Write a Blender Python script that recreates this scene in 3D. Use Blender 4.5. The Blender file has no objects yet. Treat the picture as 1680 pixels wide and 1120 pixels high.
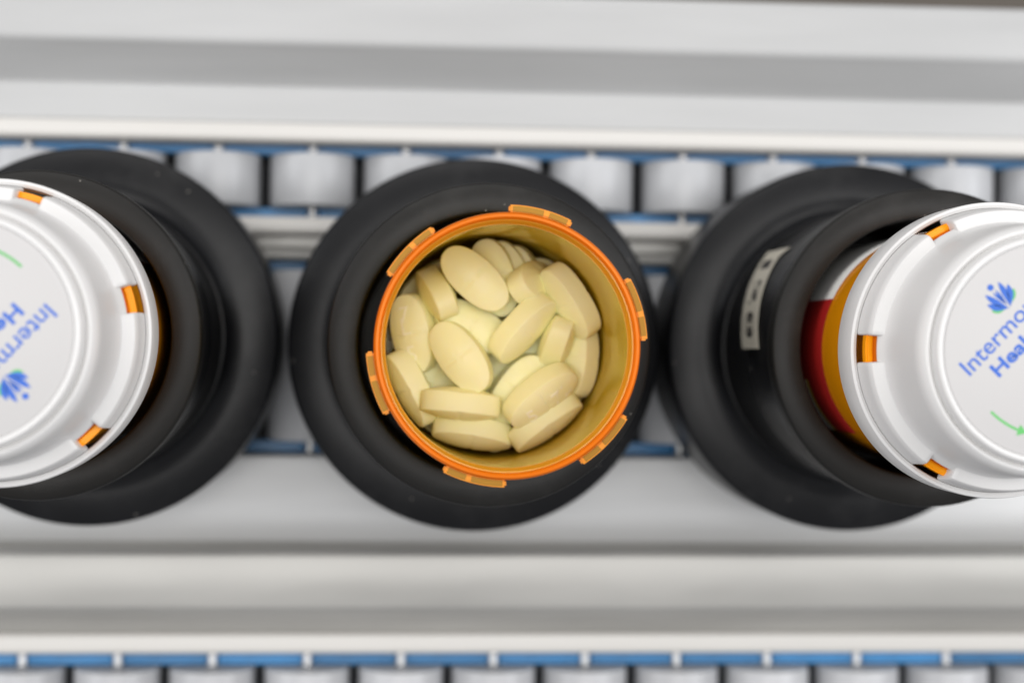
import bpy, bmesh, math, random
from mathutils import Vector, Matrix, Euler
MM = 0.001
R = math.radians
random.seed(7)
S = bpy.context.scene
COL = S.collection

# ------------------------------------------------------------------ camera
cam_d = bpy.data.cameras.new('camera')
cam = bpy.data.objects.new('camera', cam_d); COL.objects.link(cam)
r_ = Vector((0.99725502, 0.01151376, 0.07314273))
u_ = Vector((-0.0117224, 0.99992835, 0.00242393))
d_ = Vector((0.07310958, 0.00327469, -0.99731854))
cam.matrix_world = Matrix(((r_.x, u_.x, -d_.x, 0), (r_.y, u_.y, -d_.y, 0), (r_.z, u_.z, -d_.z, 443 * MM), (0, 0, 0, 1)))
cam_d.sensor_width = 36; cam_d.sensor_fit = 'HORIZONTAL'
cam_d.lens = 2768.8 / 1680 * 36
cam_d.clip_start = 0.01; cam_d.clip_end = 20
cam_d.dof.use_dof = True
cam_d.dof.focus_distance = 0.350
cam_d.dof.aperture_fstop = 8.0
cam_d.dof.aperture_blades = 8
S.camera = cam

# ------------------------------------------------------------------ light: a ceiling panel overhead, plus added fill lamps at sides and back
w = bpy.data.worlds.new('World'); S.world = w; w.use_nodes = True
bg = w.node_tree.nodes['Background']
bg.inputs['Color'].default_value = (0.93, 0.95, 1.0, 1); bg.inputs['Strength'].default_value = 0.38

def area(name, loc, target, sx, sy, power, color):
    l = bpy.data.lights.new(name, 'AREA'); l.shape = 'RECTANGLE'; l.size = sx; l.size_y = sy
    l.energy = power; l.color = color
    o = bpy.data.objects.new(name, l); COL.objects.link(o); o.location = loc
    o.rotation_euler = (Vector(target) - Vector(loc)).to_track_quat('-Z', 'Y').to_euler()
area('ceiling_and_fill_light', (0.0, 0.06, 1.50), (0.02, 0, 0), 1.5, 0.55, 14.0, (1.0, 0.985, 0.96))
area('ceiling_and_fill_light', (1.15, 0.15, 1.00), (0.02, 0, 0), 0.8, 0.8, 13.0, (0.97, 0.98, 1.0))  # unseen fill lamp on the right, added to brighten cap and vial sides
area('ceiling_and_fill_light', (-1.2, 0.2, 0.80), (0.02, 0, 0), 0.9, 0.9, 11, (0.97, 0.98, 1.0))  # matching unseen fill added on the left
area('ceiling_and_fill_light', (-0.2, 1.35, 0.95), (0.02, 0, 0), 1.2, 0.6, 9.0, (1.0, 0.98, 0.95))  # added back fill, sends light through the amber onto the rear tablets

S.view_settings.view_transform = 'Standard'; S.view_settings.look = 'None'
S.view_settings.exposure = 0; S.view_settings.gamma = 1
S.render.engine = 'CYCLES'
S.cycles.max_bounces = 16; S.cycles.diffuse_bounces = 6; S.cycles.glossy_bounces = 6
S.cycles.transmission_bounces = 8; S.cycles.transparent_max_bounces = 16
S.cycles.use_denoising = True

# ------------------------------------------------------------------ materials
def mat(name):
    m = bpy.data.materials.new(name); m.use_nodes = True
    nt = m.node_tree; nt.nodes.clear()
    return m, nt, (lambda t: nt.nodes.new(t)), nt.links.new

def principled(name, col, rough=0.5, metal=0.0, spec=0.5, bump=None, bump_h=0.00004, vary=0.0, vscale=(60, 60, 60), specks=None, rvar=0.0, rnd=0.0, scuff=0.0):
    m, nt, N, L = mat(name)
    out = N('ShaderNodeOutputMaterial'); p = N('ShaderNodeBsdfPrincipled'); L(p.outputs[0], out.inputs[0])
    p.inputs['Base Color'].default_value = (*col, 1); p.inputs['Roughness'].default_value = rough
    p.inputs['Metallic'].default_value = metal; p.inputs['Specular IOR Level'].default_value = spec
    tc = N('ShaderNodeTexCoord')
    last = None
    if vary or rvar:
        mp = N('ShaderNodeMapping'); mp.inputs['Scale'].default_value = vscale; L(tc.outputs['Object'], mp.inputs[0])
        nz = N('ShaderNodeTexNoise'); nz.inputs['Scale'].default_value = 1; nz.inputs['Detail'].default_value = 6; L(mp.outputs[0], nz.inputs[0])
        if vary:
            hs = N('ShaderNodeMixRGB'); hs.blend_type = 'MIX'
            hs.inputs[1].default_value = (*[c * (1 - vary) for c in col], 1)
            hs.inputs[2].default_value = (*[min(1, c * (1 + vary)) for c in col], 1)
            L(nz.outputs[0], hs.inputs[0]); L(hs.outputs[0], p.inputs['Base Color']); last = hs.outputs[0]
        if rvar:
            mr = N('ShaderNodeMapRange'); mr.inputs['To Min'].default_value = rough - rvar; mr.inputs['To Max'].default_value = rough + rvar
            L(nz.outputs[0], mr.inputs[0]); L(mr.outputs[0], p.inputs['Roughness'])
    if specks:
        vo = N('ShaderNodeTexVoronoi'); vo.inputs['Scale'].default_value = specks; L(tc.outputs['Object'], vo.inputs['Vector'])
        n2 = N('ShaderNodeTexWhiteNoise'); L(vo.outputs['Color'], n2.inputs['Vector'])
        a = N('ShaderNodeMath'); a.operation = 'LESS_THAN'; a.inputs[1].default_value = 0.055; L(vo.outputs['Distance'], a.inputs[0])
        b = N('ShaderNodeMath'); b.operation = 'GREATER_THAN'; b.inputs[1].default_value = 0.70; L(n2.outputs['Value'], b.inputs[0])
        c = N('ShaderNodeMath'); c.operation = 'MULTIPLY'; L(a.outputs[0], c.inputs[0]); L(b.outputs[0], c.inputs[1])
        c2 = N('ShaderNodeMath'); c2.operation = 'MULTIPLY'; c2.inputs[1].default_value = 0.75; L(c.outputs[0], c2.inputs[0])
        mx = N('ShaderNodeMixRGB'); mx.inputs[1].default_value = (*col, 1); mx.inputs[2].default_value = (0.32, 0.30, 0.27, 1)
        if last: L(last, mx.inputs[1])
        L(c2.outputs[0], mx.inputs[0]); L(mx.outputs[0], p.inputs['Base Color'])
    if rnd:       # each piece a little lighter or darker than its neighbours
        oi = N('ShaderNodeObjectInfo'); mr2 = N('ShaderNodeMapRange'); mr2.inputs['To Min'].default_value = 1 - rnd; mr2.inputs['To Max'].default_value = 1 + rnd * .4
        L(oi.outputs['Random'], mr2.inputs[0]); hv = N('ShaderNodeHueSaturation'); L(mr2.outputs[0], hv.inputs['Value'])
        src = p.inputs['Base Color'].links[0].from_socket if p.inputs['Base Color'].links else None
        if src: L(src, hv.inputs['Color'])
        else: hv.inputs['Color'].default_value = (*col, 1)
        L(hv.outputs[0], p.inputs['Base Color'])
    if scuff:     # rubbed patches: greyer and rougher where a broad noise runs high
        ns = N('ShaderNodeTexNoise'); ns.inputs['Scale'].default_value = 45; ns.inputs['Detail'].default_value = 9; ns.inputs['Roughness'].default_value = .72; L(tc.outputs['Object'], ns.inputs[0])
        cr = N('ShaderNodeMapRange'); cr.inputs['From Min'].default_value = .52; cr.inputs['From Max'].default_value = .72; cr.inputs['To Max'].default_value = scuff; L(ns.outputs[0], cr.inputs[0])
        ms = N('ShaderNodeMixRGB'); ms.inputs[2].default_value = (0.085, 0.083, 0.08, 1); L(cr.outputs[0], ms.inputs[0])
        src = p.inputs['Base Color'].links[0].from_socket if p.inputs['Base Color'].links else None
        if src: L(src, ms.inputs[1])
        else: ms.inputs[1].default_value = (*col, 1)
        L(ms.outputs[0], p.inputs['Base Color'])
    if bump:
        nb = N('ShaderNodeTexNoise'); nb.inputs['Scale'].default_value = bump; nb.inputs['Detail'].default_value = 5; L(tc.outputs['Object'], nb.inputs[0])
        bp = N('ShaderNodeBump'); bp.inputs['Distance'].default_value = bump_h; bp.inputs['Strength'].default_value = 0.6
        L(nb.outputs[0], bp.inputs['Height']); L(bp.outputs[0], p.inputs['Normal'])
    return m

M = {}
M['black'] = principled('black_plastic', (0.0042, 0.0042, 0.0050), 0.36, spec=0.27, scuff=0.12, bump=2600, bump_h=0.00005, vary=0.22, vscale=(70, 70, 70), specks=260, rvar=0.08)
M['black_rim'] = principled('black_plastic_rim', (0.0085, 0.0079, 0.007), 0.46, spec=0.27, scuff=0.13, bump=3000, bump_h=0.00006, vary=0.2, vscale=(90, 90, 90), specks=330, rvar=0.06)
M['white'] = principled('white_cap_plastic', (0.60, 0.59, 0.58), 0.38, spec=0.4, bump=500, bump_h=0.00003, rvar=0.05)
M['disc'] = principled('white_cap_face', (0.455, 0.443, 0.437), 0.5, spec=0.25, bump=420, bump_h=0.00003)
M['blue_ink'] = principled('blue_ink', (0.045, 0.125, 0.46), 0.55, spec=0.2)
M['green_ink'] = principled('green_ink', (0.11, 0.40, 0.12), 0.55, spec=0.2)
M['alu'] = principled('anodised_aluminium', (0.405, 0.405, 0.403), 0.45, metal=0.0, spec=0.35, vary=0.2, vscale=(9, 70, 70), rvar=0.08)
M['alu_warm'] = principled('worn_aluminium', (0.375, 0.366, 0.345), 0.36, metal=0.15, spec=0.5, vary=0.26, vscale=(14, 70, 70), rvar=0.1)
M['strip'] = principled('shade_lifted_strip', (0.64, 0.64, 0.638), 0.42, spec=0.4, vary=0.12, vscale=(8, 180, 180))  # rail surface with light put into its colour, offsetting the carriers' shade
M['wear'] = principled('wear_strip_plastic', (0.53, 0.512, 0.485), 0.35, spec=0.5, vary=0.05, vscale=(10, 200, 200))
M['roller'] = principled('pale_roller_plastic', (0.43, 0.434, 0.446), 0.36, spec=0.5, vary=0.12, vscale=(90, 40, 90), rnd=0.14)
M['axle'] = principled('axle_steel', (0.62, 0.62, 0.62), 0.35, metal=0.6)
M['blue'] = principled('blue_link_plastic', (0.03, 0.18, 0.40), 0.42, rnd=0.3, vary=0.35, vscale=(90, 90, 90))
M['trough'] = principled('dark_trough', (0.05, 0.053, 0.06), 0.6, vary=0.3, vscale=(20, 60, 60))
M['floor'] = principled('dark_floor', (0.10, 0.085, 0.07), 0.8, vary=0.25, vscale=(4, 4, 4))
M['paper'] = principled('label_paper', (0.86, 0.85, 0.82), 0.6)
M['red_ink'] = principled('label_red', (0.42, 0.012, 0.010), 0.5)
M['yellow_ink'] = principled('label_yellow', (0.85, 0.60, 0.10), 0.5)
M['tape'] = principled('cream_tape', (0.55, 0.51, 0.42), 0.5, vary=0.1, vscale=(300, 300, 300))
M['ink'] = principled('black_ink', (0.03, 0.027, 0.025), 0.5)

def amber(name, tint, diff, trans, w_transp, w_transl, rough, bump=0.0, gloss=(1, 0.86, 0.55)):
    """clear orange plastic: part of the light goes straight through (tinted), part is scattered, gloss on top"""
    m, nt, N, L = mat(name)
    out = N('ShaderNodeOutputMaterial')
    tp = N('ShaderNodeBsdfTransparent'); tp.inputs[0].default_value = (*tint, 1)
    tl = N('ShaderNodeBsdfTranslucent'); tl.inputs[0].default_value = (*trans, 1)
    df = N('ShaderNodeBsdfDiffuse'); df.inputs[0].default_value = (*diff, 1)
    gl = N('ShaderNodeBsdfGlossy'); gl.inputs['Roughness'].default_value = rough; gl.inputs[0].default_value = (*gloss, 1)
    m1 = N('ShaderNodeMixShader'); m1.inputs[0].default_value = w_transl; L(df.outputs[0], m1.inputs[1]); L(tl.outputs[0], m1.inputs[2])
    m2 = N('ShaderNodeMixShader'); m2.inputs[0].default_value = w_transp; L(m1.outputs[0], m2.inputs[1]); L(tp.outputs[0], m2.inputs[2])
    fr = N('ShaderNodeFresnel'); fr.inputs['IOR'].default_value = 1.46
    m3 = N('ShaderNodeMixShader'); L(fr.outputs[0], m3.inputs[0]); L(m2.outputs[0], m3.inputs[1]); L(gl.outputs[0], m3.inputs[2])
    L(m3.outputs[0], out.inputs[0])
    if bump:
        tc = N('ShaderNodeTexCoord'); nb = N('ShaderNodeTexNoise'); nb.inputs['Scale'].default_value = 220; L(tc.outputs['Object'], nb.inputs[0])
        bp = N('ShaderNodeBump'); bp.inputs['Distance'].default_value = bump; L(nb.outputs[0], bp.inputs['Height'])
        L(bp.outputs[0], gl.inputs['Normal'])
    return m
M['amber'] = amber('amber_wall', (0.985, 0.85, 0.08), (0.98, 0.75, 0.06), (0.98, 0.77, 0.06), 0.48, 0.42, 0.09, 0.00006)
M['amber_lip'] = amber('amber_lip', (0.98, 0.62, 0.12), (0.98, 0.50, 0.03), (0.98, 0.55, 0.05), 0.45, 0.4, 0.12, 0.00004)
M['amber_dense'] = amber('amber_wall_dense', (0.95, 0.5, 0.06), (0.98, 0.36, 0.004), (0.98, 0.45, 0.01), 0.04, 0.1, 0.14, 0.00005, (1, .6, .3))
M['amber_rim'] = amber('amber_rim', (0.97, 0.40, 0.05), (0.98, 0.23, 0.007), (0.98, 0.34, 0.02), 0.15, 0.4, 0.25, 0.00004, (1, .62, .32))
M['amber_tab'] = amber('amber_tab', (0.97, 0.45, 0.05), (0.98, 0.35, 0.008), (0.98, 0.40, 0.02), 0.14, 0.35, 0.25, 0.00004, (1, .7, .4))
M['amber_thin'] = amber('amber_thin', (0.90, 0.62, 0.22), (0.38, 0.23, 0.016), (0.45, 0.28, 0.03), 0.40, 0.3, 0.3, 0.0, (1, .75, .3))

def tablet_mat():
    m, nt, N, L = mat('tablet_coating')
    out = N('ShaderNodeOutputMaterial'); p = N('ShaderNodeBsdfPrincipled'); L(p.outputs[0], out.inputs[0])
    tc = N('ShaderNodeTexCoord'); sp = N('ShaderNodeSeparateXYZ'); L(tc.outputs['Object'], sp.inputs[0])
    nz = N('ShaderNodeTexNoise'); nz.inputs['Scale'].default_value = 260; nz.inputs['Detail'].default_value = 7; L(tc.outputs['Object'], nz.inputs[0])
    mx = N('ShaderNodeMixRGB'); mx.inputs[1].default_value = (0.93, 0.905, 0.52, 1); mx.inputs[2].default_value = (0.96, 0.94, 0.66, 1)
    L(nz.outputs[0], mx.inputs[0]); L(mx.outputs[0], p.inputs['Base Color'])
    p.inputs['Roughness'].default_value = 0.48; p.inputs['Specular IOR Level'].default_value = 0.4
    p.inputs['Subsurface Weight'].default_value = 0.25; p.inputs['Subsurface Radius'].default_value = (1, 0.8, 0.35); p.inputs['Subsurface Scale'].default_value = 0.0012
    nb = N('ShaderNodeTexNoise'); nb.inputs['Scale'].default_value = 900; nb.inputs['Detail'].default_value = 4; L(tc.outputs['Object'], nb.inputs[0])
    bp = N('ShaderNodeBump'); bp.inputs['Distance'].default_value = 0.00006; bp.inputs['Strength'].default_value = 0.5
    L(nb.outputs[0], bp.inputs['Height']); L(bp.outputs[0], p.inputs['Normal'])
    return m
M['tablet'] = tablet_mat()
M['imprint'] = principled('tablet_imprint', (1.0, 0.98, 0.80), 0.6)

# ------------------------------------------------------------------ helpers
def link(name, me, m, parent=None, smooth=35, loc=None):
    for mm_ in (m if isinstance(m, (list, tuple)) else [m]): me.materials.append(mm_)
    if smooth:
        for p in me.polygons: p.use_smooth = True
        me.set_sharp_from_angle(angle=R(smooth))
    me.name = name
    o = bpy.data.objects.new(name, me); COL.objects.link(o)
    if parent: o.parent = parent
    if loc: o.location = loc
    return o

def mesh(verts, faces, fm=None):
    me = bpy.data.meshes.new('m'); me.from_pydata([(x * MM, y * MM, z * MM) for x, y, z in verts], [], faces)
    if fm:
        for p, i in zip(me.polygons, fm): p.material_index = i
    bm = bmesh.new(); bm.from_mesh(me); bmesh.ops.recalc_face_normals(bm, faces=bm.faces); bm.to_mesh(me); bm.free()
    return me

class Geo:
    def __init__(s): s.v = []; s.f = []; s.m = []
    def lathe(s, prof, seg=128, closed=False, a0=0, a1=360, caps=True, mi=0):
        """profile of (r, z) turned round the z axis; closed joins the last point to the first"""
        full = abs(a1 - a0) >= 359.99
        n = seg if full else seg + 1
        b = len(s.v); k = len(prof)
        for i in range(n):
            a = R(a0 + (a1 - a0) * i / seg); c, si = math.cos(a), math.sin(a)
            for r, z in prof: s.v.append((r * c, r * si, z))
        kk = k if closed else k - 1
        for i in range(seg):
            i2 = (i + 1) % n
            for j in range(kk):
                j2 = (j + 1) % k
                s.f.append((b + i * k + j, b + i2 * k + j, b + i2 * k + j2, b + i * k + j2)); s.m.append(mi)
        if not full and closed and caps:
            s.f.append(tuple(b + j for j in range(k))); s.m.append(mi)
            s.f.append(tuple(b + (n - 1) * k + j for j in range(k))[::-1]); s.m.append(mi)
        return s
    def extrude_x(s, poly, x0, x1, mi=0):
        b = len(s.v); k = len(poly)
        for x in (x0, x1):
            for y, z in poly: s.v.append((x, y, z))
        for j in range(k):
            j2 = (j + 1) % k; s.f.append((b + j, b + j2, b + k + j2, b + k + j)); s.m.append(mi)
        s.f.append(tuple(b + j for j in range(k))); s.f.append(tuple(b + k + j for j in range(k))[::-1]); s.m += [mi, mi]
        return s
    def prism(s, poly, z0, z1, mi=0):
        b = len(s.v); k = len(poly)
        for z in (z0, z1):
            for x, y in poly: s.v.append((x, y, z))
        for j in range(k):
            j2 = (j + 1) % k; s.f.append((b + j, b + j2, b + k + j2, b + k + j)); s.m.append(mi)
        s.f.append(tuple(b + j for j in range(k))[::-1]); s.f.append(tuple(b + k + j for j in range(k))); s.m += [mi, mi]
        return s
    def done(s): return mesh(s.v, s.f, s.m)

def box_me(x0, x1, y0, y1, z0, z1, bev=0.0):
    me = Geo().prism([(x0, y0), (x1, y0), (x1, y1), (x0, y1)], z0, z1).done()
    if bev:
        bm = bmesh.new(); bm.from_mesh(me)
        bmesh.ops.bevel(bm, geom=list(bm.edges), offset=bev * MM, segments=2, affect='EDGES'); bm.to_mesh(me); bm.free()
    return me

def tag(o, label, cat, group=None, kind=None):
    if label: o['label'] = label
    if cat: o['category'] = cat
    if group: o['group'] = group
    if kind: o['kind'] = kind
    return o
def thing(name, label, cat, loc=(0, 0, 0), rz=0, group=None):
    o = bpy.data.objects.new(name, None); COL.objects.link(o); o.empty_display_size = 0.01
    o.location = [c * MM for c in loc]; o.rotation_euler = (0, 0, R(rz))
    return tag(o, label, cat, group)
def copy_tree(o, parent=None):
    c = o.copy(); COL.objects.link(c)
    if parent: c.parent = parent
    for ch in list(o.children): copy_tree(ch, c)
    return c
def text_me(txt, height, offset=0.0, spacing=1.0, align='CENTER', depth=0.0):
    """lettering as a mesh; height is the cap height in mm"""
    cu = bpy.data.curves.new('t', 'FONT'); cu.body = txt; cu.size = 1; cu.align_x = align; cu.offset = offset
    cu.space_character = spacing; cu.extrude = depth / height * 0.72
    cu.resolution_u = 3
    o = bpy.data.objects.new('t', cu)
    me = bpy.data.meshes.new_from_object(o)
    k = height / 0.72 * MM
    for v in me.vertices: v.co *= k
    bpy.data.objects.remove(o); bpy.data.curves.remove(cu)
    return me

# ------------------------------------------------------------------ the setting
tag(link('floor', Geo().prism([(-900, -700), (1000, -700), (1000, 900), (-900, 900)], -402, -400).done(), M['floor'], smooth=0), None, None, kind='structure')
tag(link('conveyor_bed', Geo().prism([(-260, -112), (320, -112), (320, 80), (-260, 80)], -68, -62).done(), M['trough'], smooth=0), None, None, kind='structure')

X0, X1 = -260, 320
def arc(cy, cz, r, a0, a1, n=5):
    return [(cy + r * math.cos(R(a0 + (a1 - a0) * i / n)), cz + r * math.sin(R(a0 + (a1 - a0) * i / n))) for i in range(n + 1)]
# far rail: lip, flat, groove, raised wall
def rail(label, yc, alu, strips, m, plain=()):
    t = thing('guide_rail', label, 'rail', (0, yc, -62), group='aluminium rails between the roller lanes')
    link('rail_profile', Geo().extrude_x([(y - yc, z + 62) for y, z in alu], X0, X1).done(), m, t, 25)
    for st in strips: link('wear_strip', Geo().extrude_x([(y - yc, z + 62) for y, z in st], X0, X1).done(), M['wear'], t, 25)
    for st in plain: link('lightened_strip', Geo().extrude_x([(y - yc, z + 62) for y, z in st], X0, X1).done(), M['strip'], t, 25)  # rail surface split off so its colour is lightened against the carriers' shade
rail('wide pale aluminium rail along the far side behind the narrow rollers', 75,
     [(61.9, -62), (61.9, -33.4), (62.3, -33.0), (71.2, -33.0)] + arc(71.2, -34, 1.0, 90, 0, 3) + [(72.3, -37.0), (73.0, -37.2), (82.0, -27.6)] + arc(84.6, -29.0, 3.0, 150, 90, 4) + [(96.2, -26.0)] + arc(96.2, -28, 2, 90, 0, 4) + [(98.2, -62)],
     [[(56.5, -62)] + arc(58.1, -33.0, 1.6, 180, 90) + [(60.8, -31.4)] + arc(60.8, -32.4, 1.0, 90, 0, 3) + [(61.8, -62)]], M['alu'])
rail('narrow rounded light rail just below the far rollers, seen between the carriers', 30,
     [(24.2, -62)] + arc(25.2, -39, 1.0, 180, 90, 3) + [(26.6, -38.4), (27.8, -40.2), (30.7, -40.2), (30.7, -62)],
     [[(30.8, -62)] + arc(32.4, -35.0, 1.6, 180, 90, 4) + arc(34.1, -35.2, 1.8, 90, 0, 4) + [(35.9, -62)]], M['alu_warm'])
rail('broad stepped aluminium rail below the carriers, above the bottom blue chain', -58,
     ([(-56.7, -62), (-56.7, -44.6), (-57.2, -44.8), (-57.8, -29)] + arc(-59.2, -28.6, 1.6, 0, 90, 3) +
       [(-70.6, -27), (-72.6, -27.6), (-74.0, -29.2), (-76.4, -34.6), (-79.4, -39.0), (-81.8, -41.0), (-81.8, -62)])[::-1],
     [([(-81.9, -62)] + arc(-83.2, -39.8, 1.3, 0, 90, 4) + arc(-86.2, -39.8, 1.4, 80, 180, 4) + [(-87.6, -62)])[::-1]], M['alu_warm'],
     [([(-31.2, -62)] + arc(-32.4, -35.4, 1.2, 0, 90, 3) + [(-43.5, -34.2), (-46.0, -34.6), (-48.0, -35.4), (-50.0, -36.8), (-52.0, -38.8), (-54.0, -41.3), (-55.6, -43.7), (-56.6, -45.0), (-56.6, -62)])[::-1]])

# roller chains
PITCH, PH, RR = 26.8, -22.2, 12.1
def roller_chain(label, y0, y1, strips, k0=-6, k1=9):
    t = thing('roller_chain', label, 'conveyor chain', (0, (y0 + y1) / 2, -62), group='roller chains of the conveyor')
    yc = (y0 + y1) / 2
    h = (y1 - y0) / 2
    g = Geo().lathe([(1.5, -h), (RR - .7, -h), (RR - .2, -h + .2), (RR, -h + .7), (RR, h - .7), (RR - .2, h - .2), (RR - .7, h), (1.5, h)], 40)
    g.v = [(x, z, -y) for x, y, z in g.v]
    rme = g.done()
    ya = min(s[0] for s in strips) - yc; yb = max(s[1] for s in strips) - yc
    a = Geo().lathe([(0.01, ya - .2), (1.3, ya - .2), (1.3, yb + .2), (0.01, yb + .2)], 16); a.v = [(x, z, -y) for x, y, z in a.v]
    ame = a.done()
    pmes = []
    for s0, s1 in strips:
        # a link plate with rounded ends, seen from above as a bar between two roller axes
        prof = [(-12.4, -9), (12.4, -9), (12.4, -.6), (11.4, .4), (4, 1.0), (-4, 1.0), (-11.4, .4), (-12.4, -.6)]
        gg = Geo(); b = 0
        for y in (s0 - yc, s1 - yc):
            for x, z in prof: gg.v.append((x, y, z))
        k = len(prof)
        for j in range(k):
            j2 = (j + 1) % k; gg.f.append((j, j2, k + j2, k + j)); gg.m.append(0)
        gg.f.append(tuple(range(k))); gg.f.append(tuple(range(k, 2 * k))[::-1]); gg.m += [0, 0]
        me = gg.done()
        bm = bmesh.new(); bm.from_mesh(me); bmesh.ops.bevel(bm, geom=list(bm.edges), offset=.35 * MM, segments=2, affect='EDGES'); bm.to_mesh(me); bm.free()
        pmes.append(me)
    ro = ax = None; pls = [None] * len(strips)
    zc = -45.2 + 62
    for k in range(k0, k1):
        x = PH + PITCH * k
        if ro is None:
            ro = link('roller', rme, M['roller'], t, 30); ax = link('axle', ame, M['axle'], ro, 30); r2 = ro
        else:
            r2 = ro.copy(); COL.objects.link(r2); a2 = ax.copy(); COL.objects.link(a2); a2.parent = r2
        r2.location = ((x + random.uniform(-.15, .15)) * MM, 0, zc * MM)
        r2.rotation_euler = (0, random.uniform(0, 6), 0)
        for i in range(len(strips)):
            if pls[i] is None: p2 = pls[i] = link('link_plate', pmes[i], M['blue'], t, 30)
            else: p2 = pls[i].copy(); COL.objects.link(p2)
            p2.location = ((x + PITCH / 2) * MM, 0, zc * MM)
    return t
roller_chain('far roller chain with short white rollers between blue links, behind the carriers', 39.2, 54.0, [(54.4, 57.6), (36.2, 38.9)])
roller_chain('wide roller chain the black carriers stand on, mostly hidden under them', -27.2, 21.0, [(21.4, 23.8), (-30.8, -27.5)])
roller_chain('near roller chain with blue links at the bottom edge', -112.0, -92.0, [(-91.6, -88.1)])

# ------------------------------------------------------------------ black carriers
def carrier(loc, label):
    t = thing('bottle_carrier', label, 'carrier', loc, group='black carriers on the conveyor')
    # root at the underside (z = 0 there); flange top at 33
    b = Geo().lathe([(0.01, 0), (46.8, 0), (48.2, .6), (48.9, 2), (49.0, 28), (49.0, 31.6), (48.7, 32.5), (48.0, 33.0), (40.5, 33.25), (37.6, 33.7), (36.0, 35.0), (35.2, 37.0), (34.0, 37.2), (0.01, 37.2)], 192).done()
    link('base', b, M['black'], t, 40)
    s = Geo().lathe([(34.9, 37.0), (34.9, 66), (35.25, 66.5), (35.25, 68), (34.9, 68.5), (34.9, 92.6), (30.2, 92.6), (29.5, 90), (29.4, 40.4), (0.01, 40.4), (0.01, 37.4), (34.9, 37.4)], 192).done()
    link('sleeve', s, M['black'], t, 40)
    g = Geo().lathe([(29.55, 92.9), (35.6, 92.9), (36.1, 93.3), (36.35, 94.0), (36.35, 98.0), (36.2, 98.6), (35.7, 99.05), (30.5, 99.25), (29.9, 99.05), (29.55, 98.4)], 192, closed=True).done()
    link('rim', g, M['black_rim'], t, 40)
    return t
XC = [(-77.35, 1.38), (22.69, 0.40), (123.01, 0.89)]
c_mid = carrier((XC[1][0], XC[1][1], -33), 'black carrier in the middle holding the open amber vial of tablets')
c_left = copy_tree(c_mid); c_left.location = (XC[0][0] * MM, XC[0][1] * MM, -33 * MM); c_left.rotation_euler.z = R(100)
c_left['label'] = 'black carrier under the capped vial at the left edge, no tape on its sleeve'
c_right = copy_tree(c_mid); c_right.location = (XC[2][0] * MM, XC[2][1] * MM, -33 * MM); c_right.rotation_euler.z = 0
c_right['label'] = 'black carrier at the right edge with a cream numbered tape on its sleeve'
# tape on the right carrier's sleeve: a curved strip with a torn corner and three printed digits
TR = 35.35
g = Geo(); n = 24; z0, z1 = 48.0, 66.0
def tilt(a): return 15.0 * (a - 137) / 44
for i in range(n + 1):
    a = 137 + (181 - 137) * i / n
    top = z1 + (6.0 * max(0, (2.5 - i)) / 2.5)
    for rr in (TR, TR + .12):
        for z in (z0, top): g.v.append((rr * math.cos(R(a)), rr * math.sin(R(a)), z + tilt(a)))
for i in range(n):
    b = 4 * i
    for q in ((0, 1, 5, 4), (2, 6, 7, 3), (1, 3, 7, 5), (0, 4, 6, 2)): g.f.append(tuple(b + k for k in q)); g.m.append(0)
g.f.append((0, 2, 3, 1)); g.f.append((4 * n, 4 * n + 1, 4 * n + 3, 4 * n + 2)); g.m += [0, 0]
tape = link('number_tape', g.done(), M['tape'], c_right, 30)
for ch, adeg in (('1', 144.8), ('2', 157.6), ('0', 171.5)):
    me = text_me(ch, 8.6, offset=0.07)
    xs = [v.co.x for v in me.vertices]; cx = (min(xs) + max(xs)) / 2
    for v in me.vertices:
        u = (v.co.x - cx) / MM * 0.95; h = v.co.y / MM
        a = R(adeg) + u / TR            # seen from outside the text runs with growing angle
        rr = TR + .16
        v.co = (rr * math.cos(a) * MM, rr * math.sin(a) * MM, (z0 + 5.2 + h + tilt(math.degrees(a))) * MM)
    link('digit', me, M['ink'], tape, 0)

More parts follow.
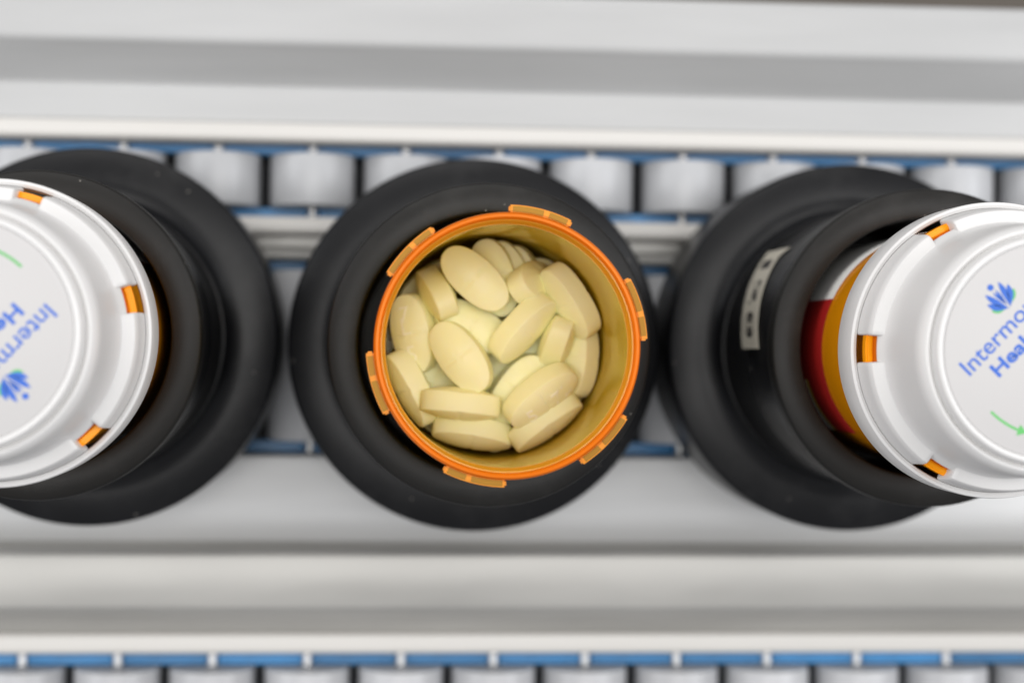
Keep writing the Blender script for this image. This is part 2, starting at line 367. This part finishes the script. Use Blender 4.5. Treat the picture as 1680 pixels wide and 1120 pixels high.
# ------------------------------------------------------------------ amber vials
def arc_block(r0, r1, z0, z1, half, seg=18, bev=0.35):
    me = Geo().lathe([(r0, z0), (r1, z0), (r1, z1), (r0, z1)], seg, closed=True, a0=-half, a1=half).done()
    bm = bmesh.new(); bm.from_mesh(me)
    ed = [e for e in bm.edges if len(e.link_faces) == 2 and e.calc_face_angle(0) > R(40)]
    bmesh.ops.bevel(bm, geom=ed, offset=bev * MM, segments=2, affect='EDGES'); bm.to_mesh(me); bm.free()
    return me
ZV = 8.0     # underside of a vial above the base flange
def vial(loc, rz, label):
    t = thing('pill_vial', label, 'pill bottle', (loc[0], loc[1], ZV), rz, 'amber vials standing in the carriers')
    z = lambda q: q - ZV
    w_ = Geo().lathe([(0.01, z(8)), (24.8, z(8)), (25.8, z(8.6)), (26.25, z(10)), (26.3, z(104.5)), (25.65, z(104.5)), (25.3, z(100)), (25.2, z(11)), (24.6, z(10)), (0.01, z(9.8))], 160).done()
    link('wall', w_, M['amber'], t, 40)
    g = Geo().lathe([(25.75, z(104.7)), (26.35, z(104.7)), (26.42, z(107.5)), (26.45, z(110.3)), (26.3, z(111.15)), (25.95, z(111.7)), (25.5, z(111.74)), (25.15, z(111.4)), (25.05, z(110.8)), (25.05, z(105.2)), (25.4, z(104.7))], 160, closed=True).done()
    link('rim', g, M['amber_rim'], t, 40)
    g = Geo().lathe([(25.03, z(110.6)), (24.75, z(110.55)), (24.6, z(110.2)), (24.3, z(109.9)), (24.15, z(109.3)), (24.1, z(108.2)), (24.3, z(106.9)), (24.7, z(105.8)), (25.03, z(105.4))], 160, closed=True).done()
    link('inner_lip', g, M['amber_lip'], t, 40)
    tm = arc_block(26.4, 27.95, z(107.4), z(110.2), 13.6)
    wm1 = arc_block(26.6, 27.72, z(109.6), z(110.32), 6.6, 10, .1); wm2 = arc_block(26.6, 27.72, z(109.6), z(110.30), 4.2, 8, .1)
    o0 = None
    for k in range(6):
        a = R(60 * k + 16.5)
        if o0 is None:
            o = o0 = link('locking_tab', tm, M['amber_tab'], t, 40)
            s1 = link('tab_window', wm1, M['amber_thin'], o, 40); s1.rotation_euler.z = R(5.4)
            s2 = link('tab_window', wm2, M['amber_thin'], o, 40); s2.rotation_euler.z = R(-7.6)
        else:
            o = o0.copy(); COL.objects.link(o)
            for s in (s1, s2): q = s.copy(); COL.objects.link(q); q.parent = o
        o.rotation_euler.z = a
    return t
def paper_label(t, rz, spans):
    """spans: (from angle, to angle, lower z, upper z, printed colour) in world degrees"""
    g = Geo()
    for a0, a1, z0, z1, mi in spans:
        seg = max(2, int(abs(a1 - a0) / 3))
        g.lathe([(26.42, z0 - ZV), (26.42, z1 - ZV), (26.50, z1 - ZV), (26.50, z0 - ZV)], seg, closed=True, a0=a0 - rz, a1=a1 - rz, mi=mi)
    return link('paper_label', g.done(), [M['paper'], M['red_ink'], M['yellow_ink']], t, 30)
VC = [(-76.52, 1.54), (23.54, 0.19), (123.60, 0.47)]
v_open = vial(VC[1], 0, 'open amber vial full of pale yellow tablets in the middle carrier')
v_left = copy_tree(v_open); v_left.location = (VC[0][0] * MM, VC[0][1] * MM, ZV * MM); v_left.rotation_euler.z = R(-2.1)
v_left['label'] = 'amber vial closed with a white printed cap at the left edge'
v_right = copy_tree(v_open); v_right.location = (VC[2][0] * MM, VC[2][1] * MM, ZV * MM); v_right.rotation_euler.z = R(-16.5)
v_right['label'] = 'amber vial with red and white label under a white cap at the right edge'
dense = dtab = None
for v in (v_left, v_right):
    for ch in v.children:
        if ch.name.split('.')[0] == 'wall':
            if dense is None:
                dense = ch.data.copy(); dense.materials.clear(); dense.materials.append(M['amber_dense'])
            ch.data = dense
        if ch.name.split('.')[0] == 'locking_tab':      # the capped ones show plain orange through the slots
            for q in list(ch.children): bpy.data.objects.remove(q)
            if dtab is None:
                dtab = ch.data.copy(); dtab.materials.clear(); dtab.materials.append(M['amber_dense'])
            ch.data = dtab
paper_label(v_open, 0, [(-98, 60, 20, 97, 0)])  # raised above the other labels to brighten the amber wall from behind
paper_label(v_right, -16.5, [(-40, 155, 20, 69.6, 0), (155, 196, 20, 69.6, 1), (196, 226, 53.6, 69.6, 1), (196, 226, 51.4, 53.6, 2), (196, 226, 20, 51.4, 0)])
paper_label(v_left, -2.1, [(40, 220, 20, 69.6, 0)])

# white caps
def cap_shell(slots_deg, half=5.6):
    z = lambda q: q - ZV
    g = Geo()
    # skirt ring
    g.lathe([(28.9, z(97)), (30.0, z(97)), (30.25, z(97.6)), (30.25, z(106.2)), (30.1, z(106.9)), (29.6, z(107.15)), (29.05, z(106.9)), (28.8, z(106.3))], 192, closed=True)
    # upper body
    g.lathe([(25.4, z(112.2)), (26.4, z(112.3)), (26.5, z(113.0)), (26.1, z(113.9)), (25.6, z(114.6)), (25.1, z(116.2)), (24.8, z(119)), (24.35, z(129.6)), (24.1, z(131.2)), (23.6, z(132.5)), (23.0, z(133.2)),
             (22.55, z(133.3)), (22.25, z(132.9)), (22.0, z(132.6)), (21.8, z(133.0)), (21.65, z(134.2)), (21.4, z(134.9)), (21.0, z(135.2)), (20.6, z(135.15)), (20.3, z(134.9)), (20.25, z(134.6)), (0.01, z(134.6))], 192)
    # raised blocks between the slots
    bp = [(25.2, 106.4), (28.95, 106.4), (28.75, 108.2), (28.5, 112.0), (28.3, 113.2), (27.9, 113.9), (27.3, 114.15), (26.4, 114.2), (25.6, 114.6), (25.0, 115.6)]
    sl = sorted(slots_deg)
    for i, a in enumerate(sl):
        b = sl[(i + 1) % len(sl)] + (360 if i == len(sl) - 1 else 0)
        A0, A1 = a + half, b - half
        # rounded block ends: shrink the profile over the last degree
        n = 30; base = len(g.v); k = len(bp)
        angs = [A0, A0 + .35, A0 + .9] + [A0 + .9 + (A1 - A0 - 1.8) * q / n for q in range(1, n)] + [A1 - .9, A1 - .35, A1]
        for q, aa in enumerate(angs):
            e = min(q, len(angs) - 1 - q); dz = (.55, .16, 0)[e] if e < 3 else 0
            for r, zz in bp:
                rr = r - (dz * .6 if r > 28 else 0); g.v.append((rr * math.cos(R(aa)), rr * math.sin(R(aa)), z(zz - (dz if zz > 107 else 0))))
        for q in range(len(angs) - 1):
            for j in range(k):
                j2 = (j + 1) % k; g.f.append((base + q * k + j, base + (q + 1) * k + j, base + (q + 1) * k + j2, base + q * k + j2)); g.m.append(0)
        g.f.append(tuple(base + j for j in range(k))); g.f.append(tuple(base + (len(angs) - 1) * k + j for j in range(k))[::-1]); g.m += [0, 0]
    return g.done()
def flat_text(txt, h, x, y, ang, zt, offset, spacing, width, parent, m, name='lettering'):
    me = text_me(txt, h, offset, spacing)
    xs = [v.co.x for v in me.vertices]; k = width * MM / (max(xs) - min(xs)); c0 = (max(xs) + min(xs)) / 2
    ca, sa = math.cos(R(ang)), math.sin(R(ang))
    for v in me.vertices:
        px, py = (v.co.x - c0) * k + x * MM, v.co.y + y * MM
        v.co = (px * ca - py * sa, px * sa + py * ca, zt * MM)
    return link(name, me, m, parent, 0)
def leaf(b, tip, wd, n=10, bend=0.0):
    dx, dy = tip[0] - b[0], tip[1] - b[1]; l = math.hypot(dx, dy); dx /= l; dy /= l
    L_, R_ = [], []
    for i in range(n + 1):
        t = i / n; ww = wd * (math.sin(math.pi * t ** 1.35)) ** .9 / 2 if 0 < t < 1 else 0
        o = bend * math.sin(math.pi * t)
        L_.append((b[0] + dx * l * t - dy * (o + ww), b[1] + dy * l * t + dx * (o + ww)))
        R_.append((b[0] + dx * l * t - dy * (o - ww), b[1] + dy * l * t + dx * (o - ww)))
    return L_ + R_[::-1][1:-1]
def cap(t, rz, slots, text_ang):
    """t: the vial; angles in world degrees"""
    c = link('cap', cap_shell([s - rz for s in slots]), M['white'], t, 32)
    link('printed_face', Geo().lathe([(0.01, 134.62 - ZV), (20.2, 134.62 - ZV), (20.2, 134.9 - ZV), (20.1, 134.95 - ZV), (0.01, 134.95 - ZV)], 128).done(), M['disc'], c, 32)
    zt = 134.95 - ZV + .03; A = text_ang - rz
    flat_text('Intermountain', 3.3, 0, 7.5, A, zt, 0.008, 1.0, 28.2, c, M['blue_ink'])
    flat_text('Healthcare', 2.75, 0.2, 3.4, A, zt, 0.03, 1.02, 21.2, c, M['blue_ink'])
    ca, sa = math.cos(R(A)), math.sin(R(A))
    def poly(pts, z): return [(x * ca - y * sa, x * sa + y * ca, z) for x, y in pts]
    ex, ey = 0.4, 13.9
    def emb(shapes, m, z):
        vs, fs = [], []
        for sh in shapes:
            b = len(vs); vs += poly([(x + ex, y + ey) for x, y in sh], z); fs.append(tuple(range(b, b + len(sh))))
        return link('emblem', mesh(vs, fs), m, c, 0)
    base = (0, -2.9)
    emb([leaf((-.3, -2.5), (-3.0, -.9), 1.3), leaf((.3, -2.5), (3.1, -.8), 1.3)], M['green_ink'], zt)
    emb([leaf((-.12, -2.9), (-1.75, 2.2), 1.15, bend=.25), leaf((.12, -2.9), (1.8, 2.2), 1.15, bend=-.25),
         leaf((-.3, -2.7), (-2.75, .65), 1.15, bend=.3), leaf((.3, -2.7), (2.8, .65), 1.15, bend=-.3),
         leaf((0, -2.2), (-.35, 1.5), .55), leaf((0, -2.2), (.35, 1.5), .55),
         [(.62 * math.cos(R(q * 18)), 2.45 + .62 * math.sin(R(q * 18))) for q in range(20)]], M['blue_ink'], zt + .015)
    pts = []
    for q in range(25): a = R(180 + 23 * q / 24); pts.append((16.25 * math.cos(a), 16.25 * math.sin(a)))
    for q in range(24, -1, -1): a = R(180 + 23 * q / 24); pts.append((15.75 * math.cos(a), 15.75 * math.sin(a)))
    vs = poly(pts, zt)
    a = R(202.5); e = R(209)
    head = poly([(17.1 * math.cos(a), 17.1 * math.sin(a)), (14.9 * math.cos(a), 14.9 * math.sin(a)), (16 * math.cos(e), 16 * math.sin(e))], zt + .008)
    fs = [(i, i + 1, 48 - i, 49 - i) for i in range(24)]
    link('arrow', mesh(vs + head, fs + [(50, 51, 52)]), M['green_ink'], c, 0)
    return c
cap(v_left, -2.1, [14.4 + 60 * k for k in range(6)], 227.5)
cap(v_right, -16.5, [60 * k for k in range(6)], 46)

# ------------------------------------------------------------------ tablets
TL, TW, TB, TD = 18.2, 9.6, 4.3, 1.6
def outline(t, k=1.0):
    n = 2.25; c, s = math.cos(t), math.sin(t)
    return (TL / 2 * k * math.copysign(abs(c) ** (2 / n), c), TW / 2 * k * math.copysign(abs(s) ** (2 / n), s))
def tablet_mesh():
    g = Geo(); n = 96
    def groove(x, rho): return 0.20 * math.exp(-(x / 0.36) ** 2) * (1.0 if rho < .97 else .6)
    rings = []
    for sg in (-1, 1):
        rho = [0.0, .12, .24, .36, .48, .6, .7, .8, .88, .94, .975] if sg < 0 else [.975, .94, .88, .8, .7, .6, .48, .36, .24, .12, 0.0]
        if sg > 0: rings += [(1.0, TB / 2 - .35, 0), (.992, TB / 2 - .08, 0)]
        for q in rho: rings.append((q, sg * (TB / 2 + TD * (1 - q * q)), sg))
        if sg < 0: rings += [(.992, -TB / 2 + .08, 0), (1.0, -TB / 2 + .35, 0), (1.004, 0, 0)]
    idx = []
    for q, z, sg in rings:
        if q == 0.0:
            g.v.append((0, 0, z - sg * .20)); idx.append([len(g.v) - 1] * n); continue
        row = []
        for i in range(n):
            t = 2 * math.pi * i / n
            x, y = outline(t, q)
            g.v.append((x, y, z - sg * groove(x, q))); row.append(len(g.v) - 1)
        idx.append(row)
    for a, b in zip(idx[:-1], idx[1:]):
        for i in range(n):
            j = (i + 1) % n
            f = [a[i], a[j], b[j], b[i]]
            f = [v for k, v in enumerate(f) if v not in f[:k]]
            if len(f) > 2: g.f.append(tuple(f)); g.m.append(0)
    return g.done()
tme = tablet_mesh()
GR = 'pale yellow oval tablets heaped in the open vial'
T0 = None
DEEP = 'cream oval tablet low in the heap, showing only through gaps between others'
TABS = [
 ('', -13.88, 13.27, 46, 40, 0, 10), ('', -14.54, 0.88, 46, -60, 0, -12), ('', -10.3, -11.8, 46, 70, 0, 8), ('', -1.47, -18.62, 46, -20, 0, 5),
 ('', 9.98, -15.92, 46, 20, 0, 10), ('', 18.38, -5.61, 46, 80, 0, -8), ('', 16.06, 7.68, 46, -40, 0, 12), ('', -0.15, -7.55, 47, 30, 0, 0),
 ('', -0.34, 13.97, 46, -70, 0, 0), ('', 8.31, -0.29, 48, -30, 5, 6), ('', 7.2, 15.1, 47, 20, 0, 0), ('', -4.6, 0.99, 48, 60, 0, 0),
 ('dark orange shaded tablet tip deepest against the far wall of the vial', 7.17, 14.5, 52, -75, 0, 20),
 ('orange shaded tablet second from the back, between two others at the far wall', 4.2, 15.56, 54.5, -68, 0, 12),
 ('small visible corner of a tablet at the centre of the heap, below the scored ones', 2.64, -4.6, 52, 50, 0, 20),
 ('sunken tablet sliver right of the centre, under the diagonal tablet', 9.06, -2.4, 53, 70, 5, 30),
 ('tablet end peeping out at the bottom between the two stacked and the imprinted tablets', 2.67, -15.51, 53, 70, 0, 20),
 ('tablet sliver at the lower right wall, under the upright yellow tablet', 17.53, -9.18, 52, 60, 0, 0),
 ('half covered flat tablet left of the centre, behind the large scored one', -4.74, 4.3, 59.5, -27, 0, -8),
 ('half buried tablet at lower left between the wall tablet and the scored one', -12.94, -7.83, 54, -38, 0, 5),
 ('flat tablet lying directly behind the imprinted tablet', 5.7, -9.8, 59.5, 55, 4, 8),
 ('deep yellow tablet tucked right behind the topmost scored oval', 0.61, 15.59, 58, -72, 0, 12),
 ('tablet leaning on the left wall with its imprinted face turned to the orange rim', -17.63, 2.65, 59, -78, 0, 28),
 ('upright yellow tablet at the right wall with its side showing', 19.6, -2.6, 59, 86, 0, -50),
 ('tablet standing on edge against the lower left wall', -18.06, -9.65, 60, -62, 0, 72),
 ('short looking tablet standing steeply at the upper left, its tip orange', -12.7, 11.9, 59, -58, 60, 78),
 ('tablet seen end on near the back, left of the long yellow edge', 9.1, 14.2, 60, 200, 62, 12),
 ('large scored oval lying face up at the upper left, topmost there', -4.3, 15.0, 65, -42, 3, 4),
 ('long tablet on edge at the upper right wall, yellow side up', 17.3, 10.4, 64.5, -57, 0, 65),
 ('short looking tablet standing steeply right of the centre', 14.3, 0.1, 61.0, 79, 57, 80),
 ('long diagonal tablet on edge in the middle of the heap', 6.65, 4.24, 64.5, 48, 5, 58),
 ('large faintly scored oval lying face up left of the centre', -7.13, -2.5, 64.5, -53, 8, 14),
 ('tablet on edge at the lower right, in front of the imprinted one', 12.0, -16.9, 63, 36, 0, 72),
 ('lower of the two tablets stacked on edge at the bottom of the vial', -4.26, -19.55, 60.5, -9, 0, 70),
 ('upper of the two tablets stacked on edge at the bottom of the vial', -7.28, -13.03, 64.5, -5, 0, 84),
 ('tablet with imprinted figures and a score line at the lower right, topmost there', 10.5, -10.9, 66.5, 38, 0, 46),
]
def imprint(o, txts, side=1):
    for ch, x, rot in txts:
        me = text_me(ch, 4.0, offset=0.0, depth=.12)
        xs = [v.co.x for v in me.vertices]; c0 = (min(xs) + max(xs)) / 2
        for v in me.vertices:
            a, b = (v.co.x - c0) / MM * .95, v.co.y / MM - 2.0
            a, b = (a, b) if rot == 0 else (-b, a)
            px, py = a + x, b
            q = ((px / (TL / 2)) ** 2 + (py / (TW / 2)) ** 2) ** .5
            v.co = (px * MM, py * MM, (TB / 2 + TD * (1 - min(q, 1) ** 2) + (.17 if v.co.z > 0 else -.05)) * MM)
        link('imprint', me, M['imprint'], o, 0)
for lab, x, y, z, psi, pit, rol in TABS:
    if T0 is None: o = T0 = link('tablet', tme, M['tablet'], None, 28)
    else: o = T0.copy(); COL.objects.link(o)
    tag(o, lab or DEEP, 'tablet', GR)
    rm = Matrix.Rotation(R(psi), 3, 'Z') @ Matrix.Rotation(R(-pit), 3, 'Y') @ Matrix.Rotation(R(rol), 3, 'X')
    o.matrix_world = Matrix.Translation(((VC[1][0] + x) * MM, (VC[1][1] + y) * MM, z * MM)) @ rm.to_4x4()
    if 'imprinted figures' in lab: imprint(o, [('5', -4.4, 0), ('7', 2.6, 0), ('L', 5.4, 0)])
    if 'imprinted face' in lab: imprint(o, [('7', -4.6, 1), ('L', -2.0, 1), ('5', 4.4, 1)])
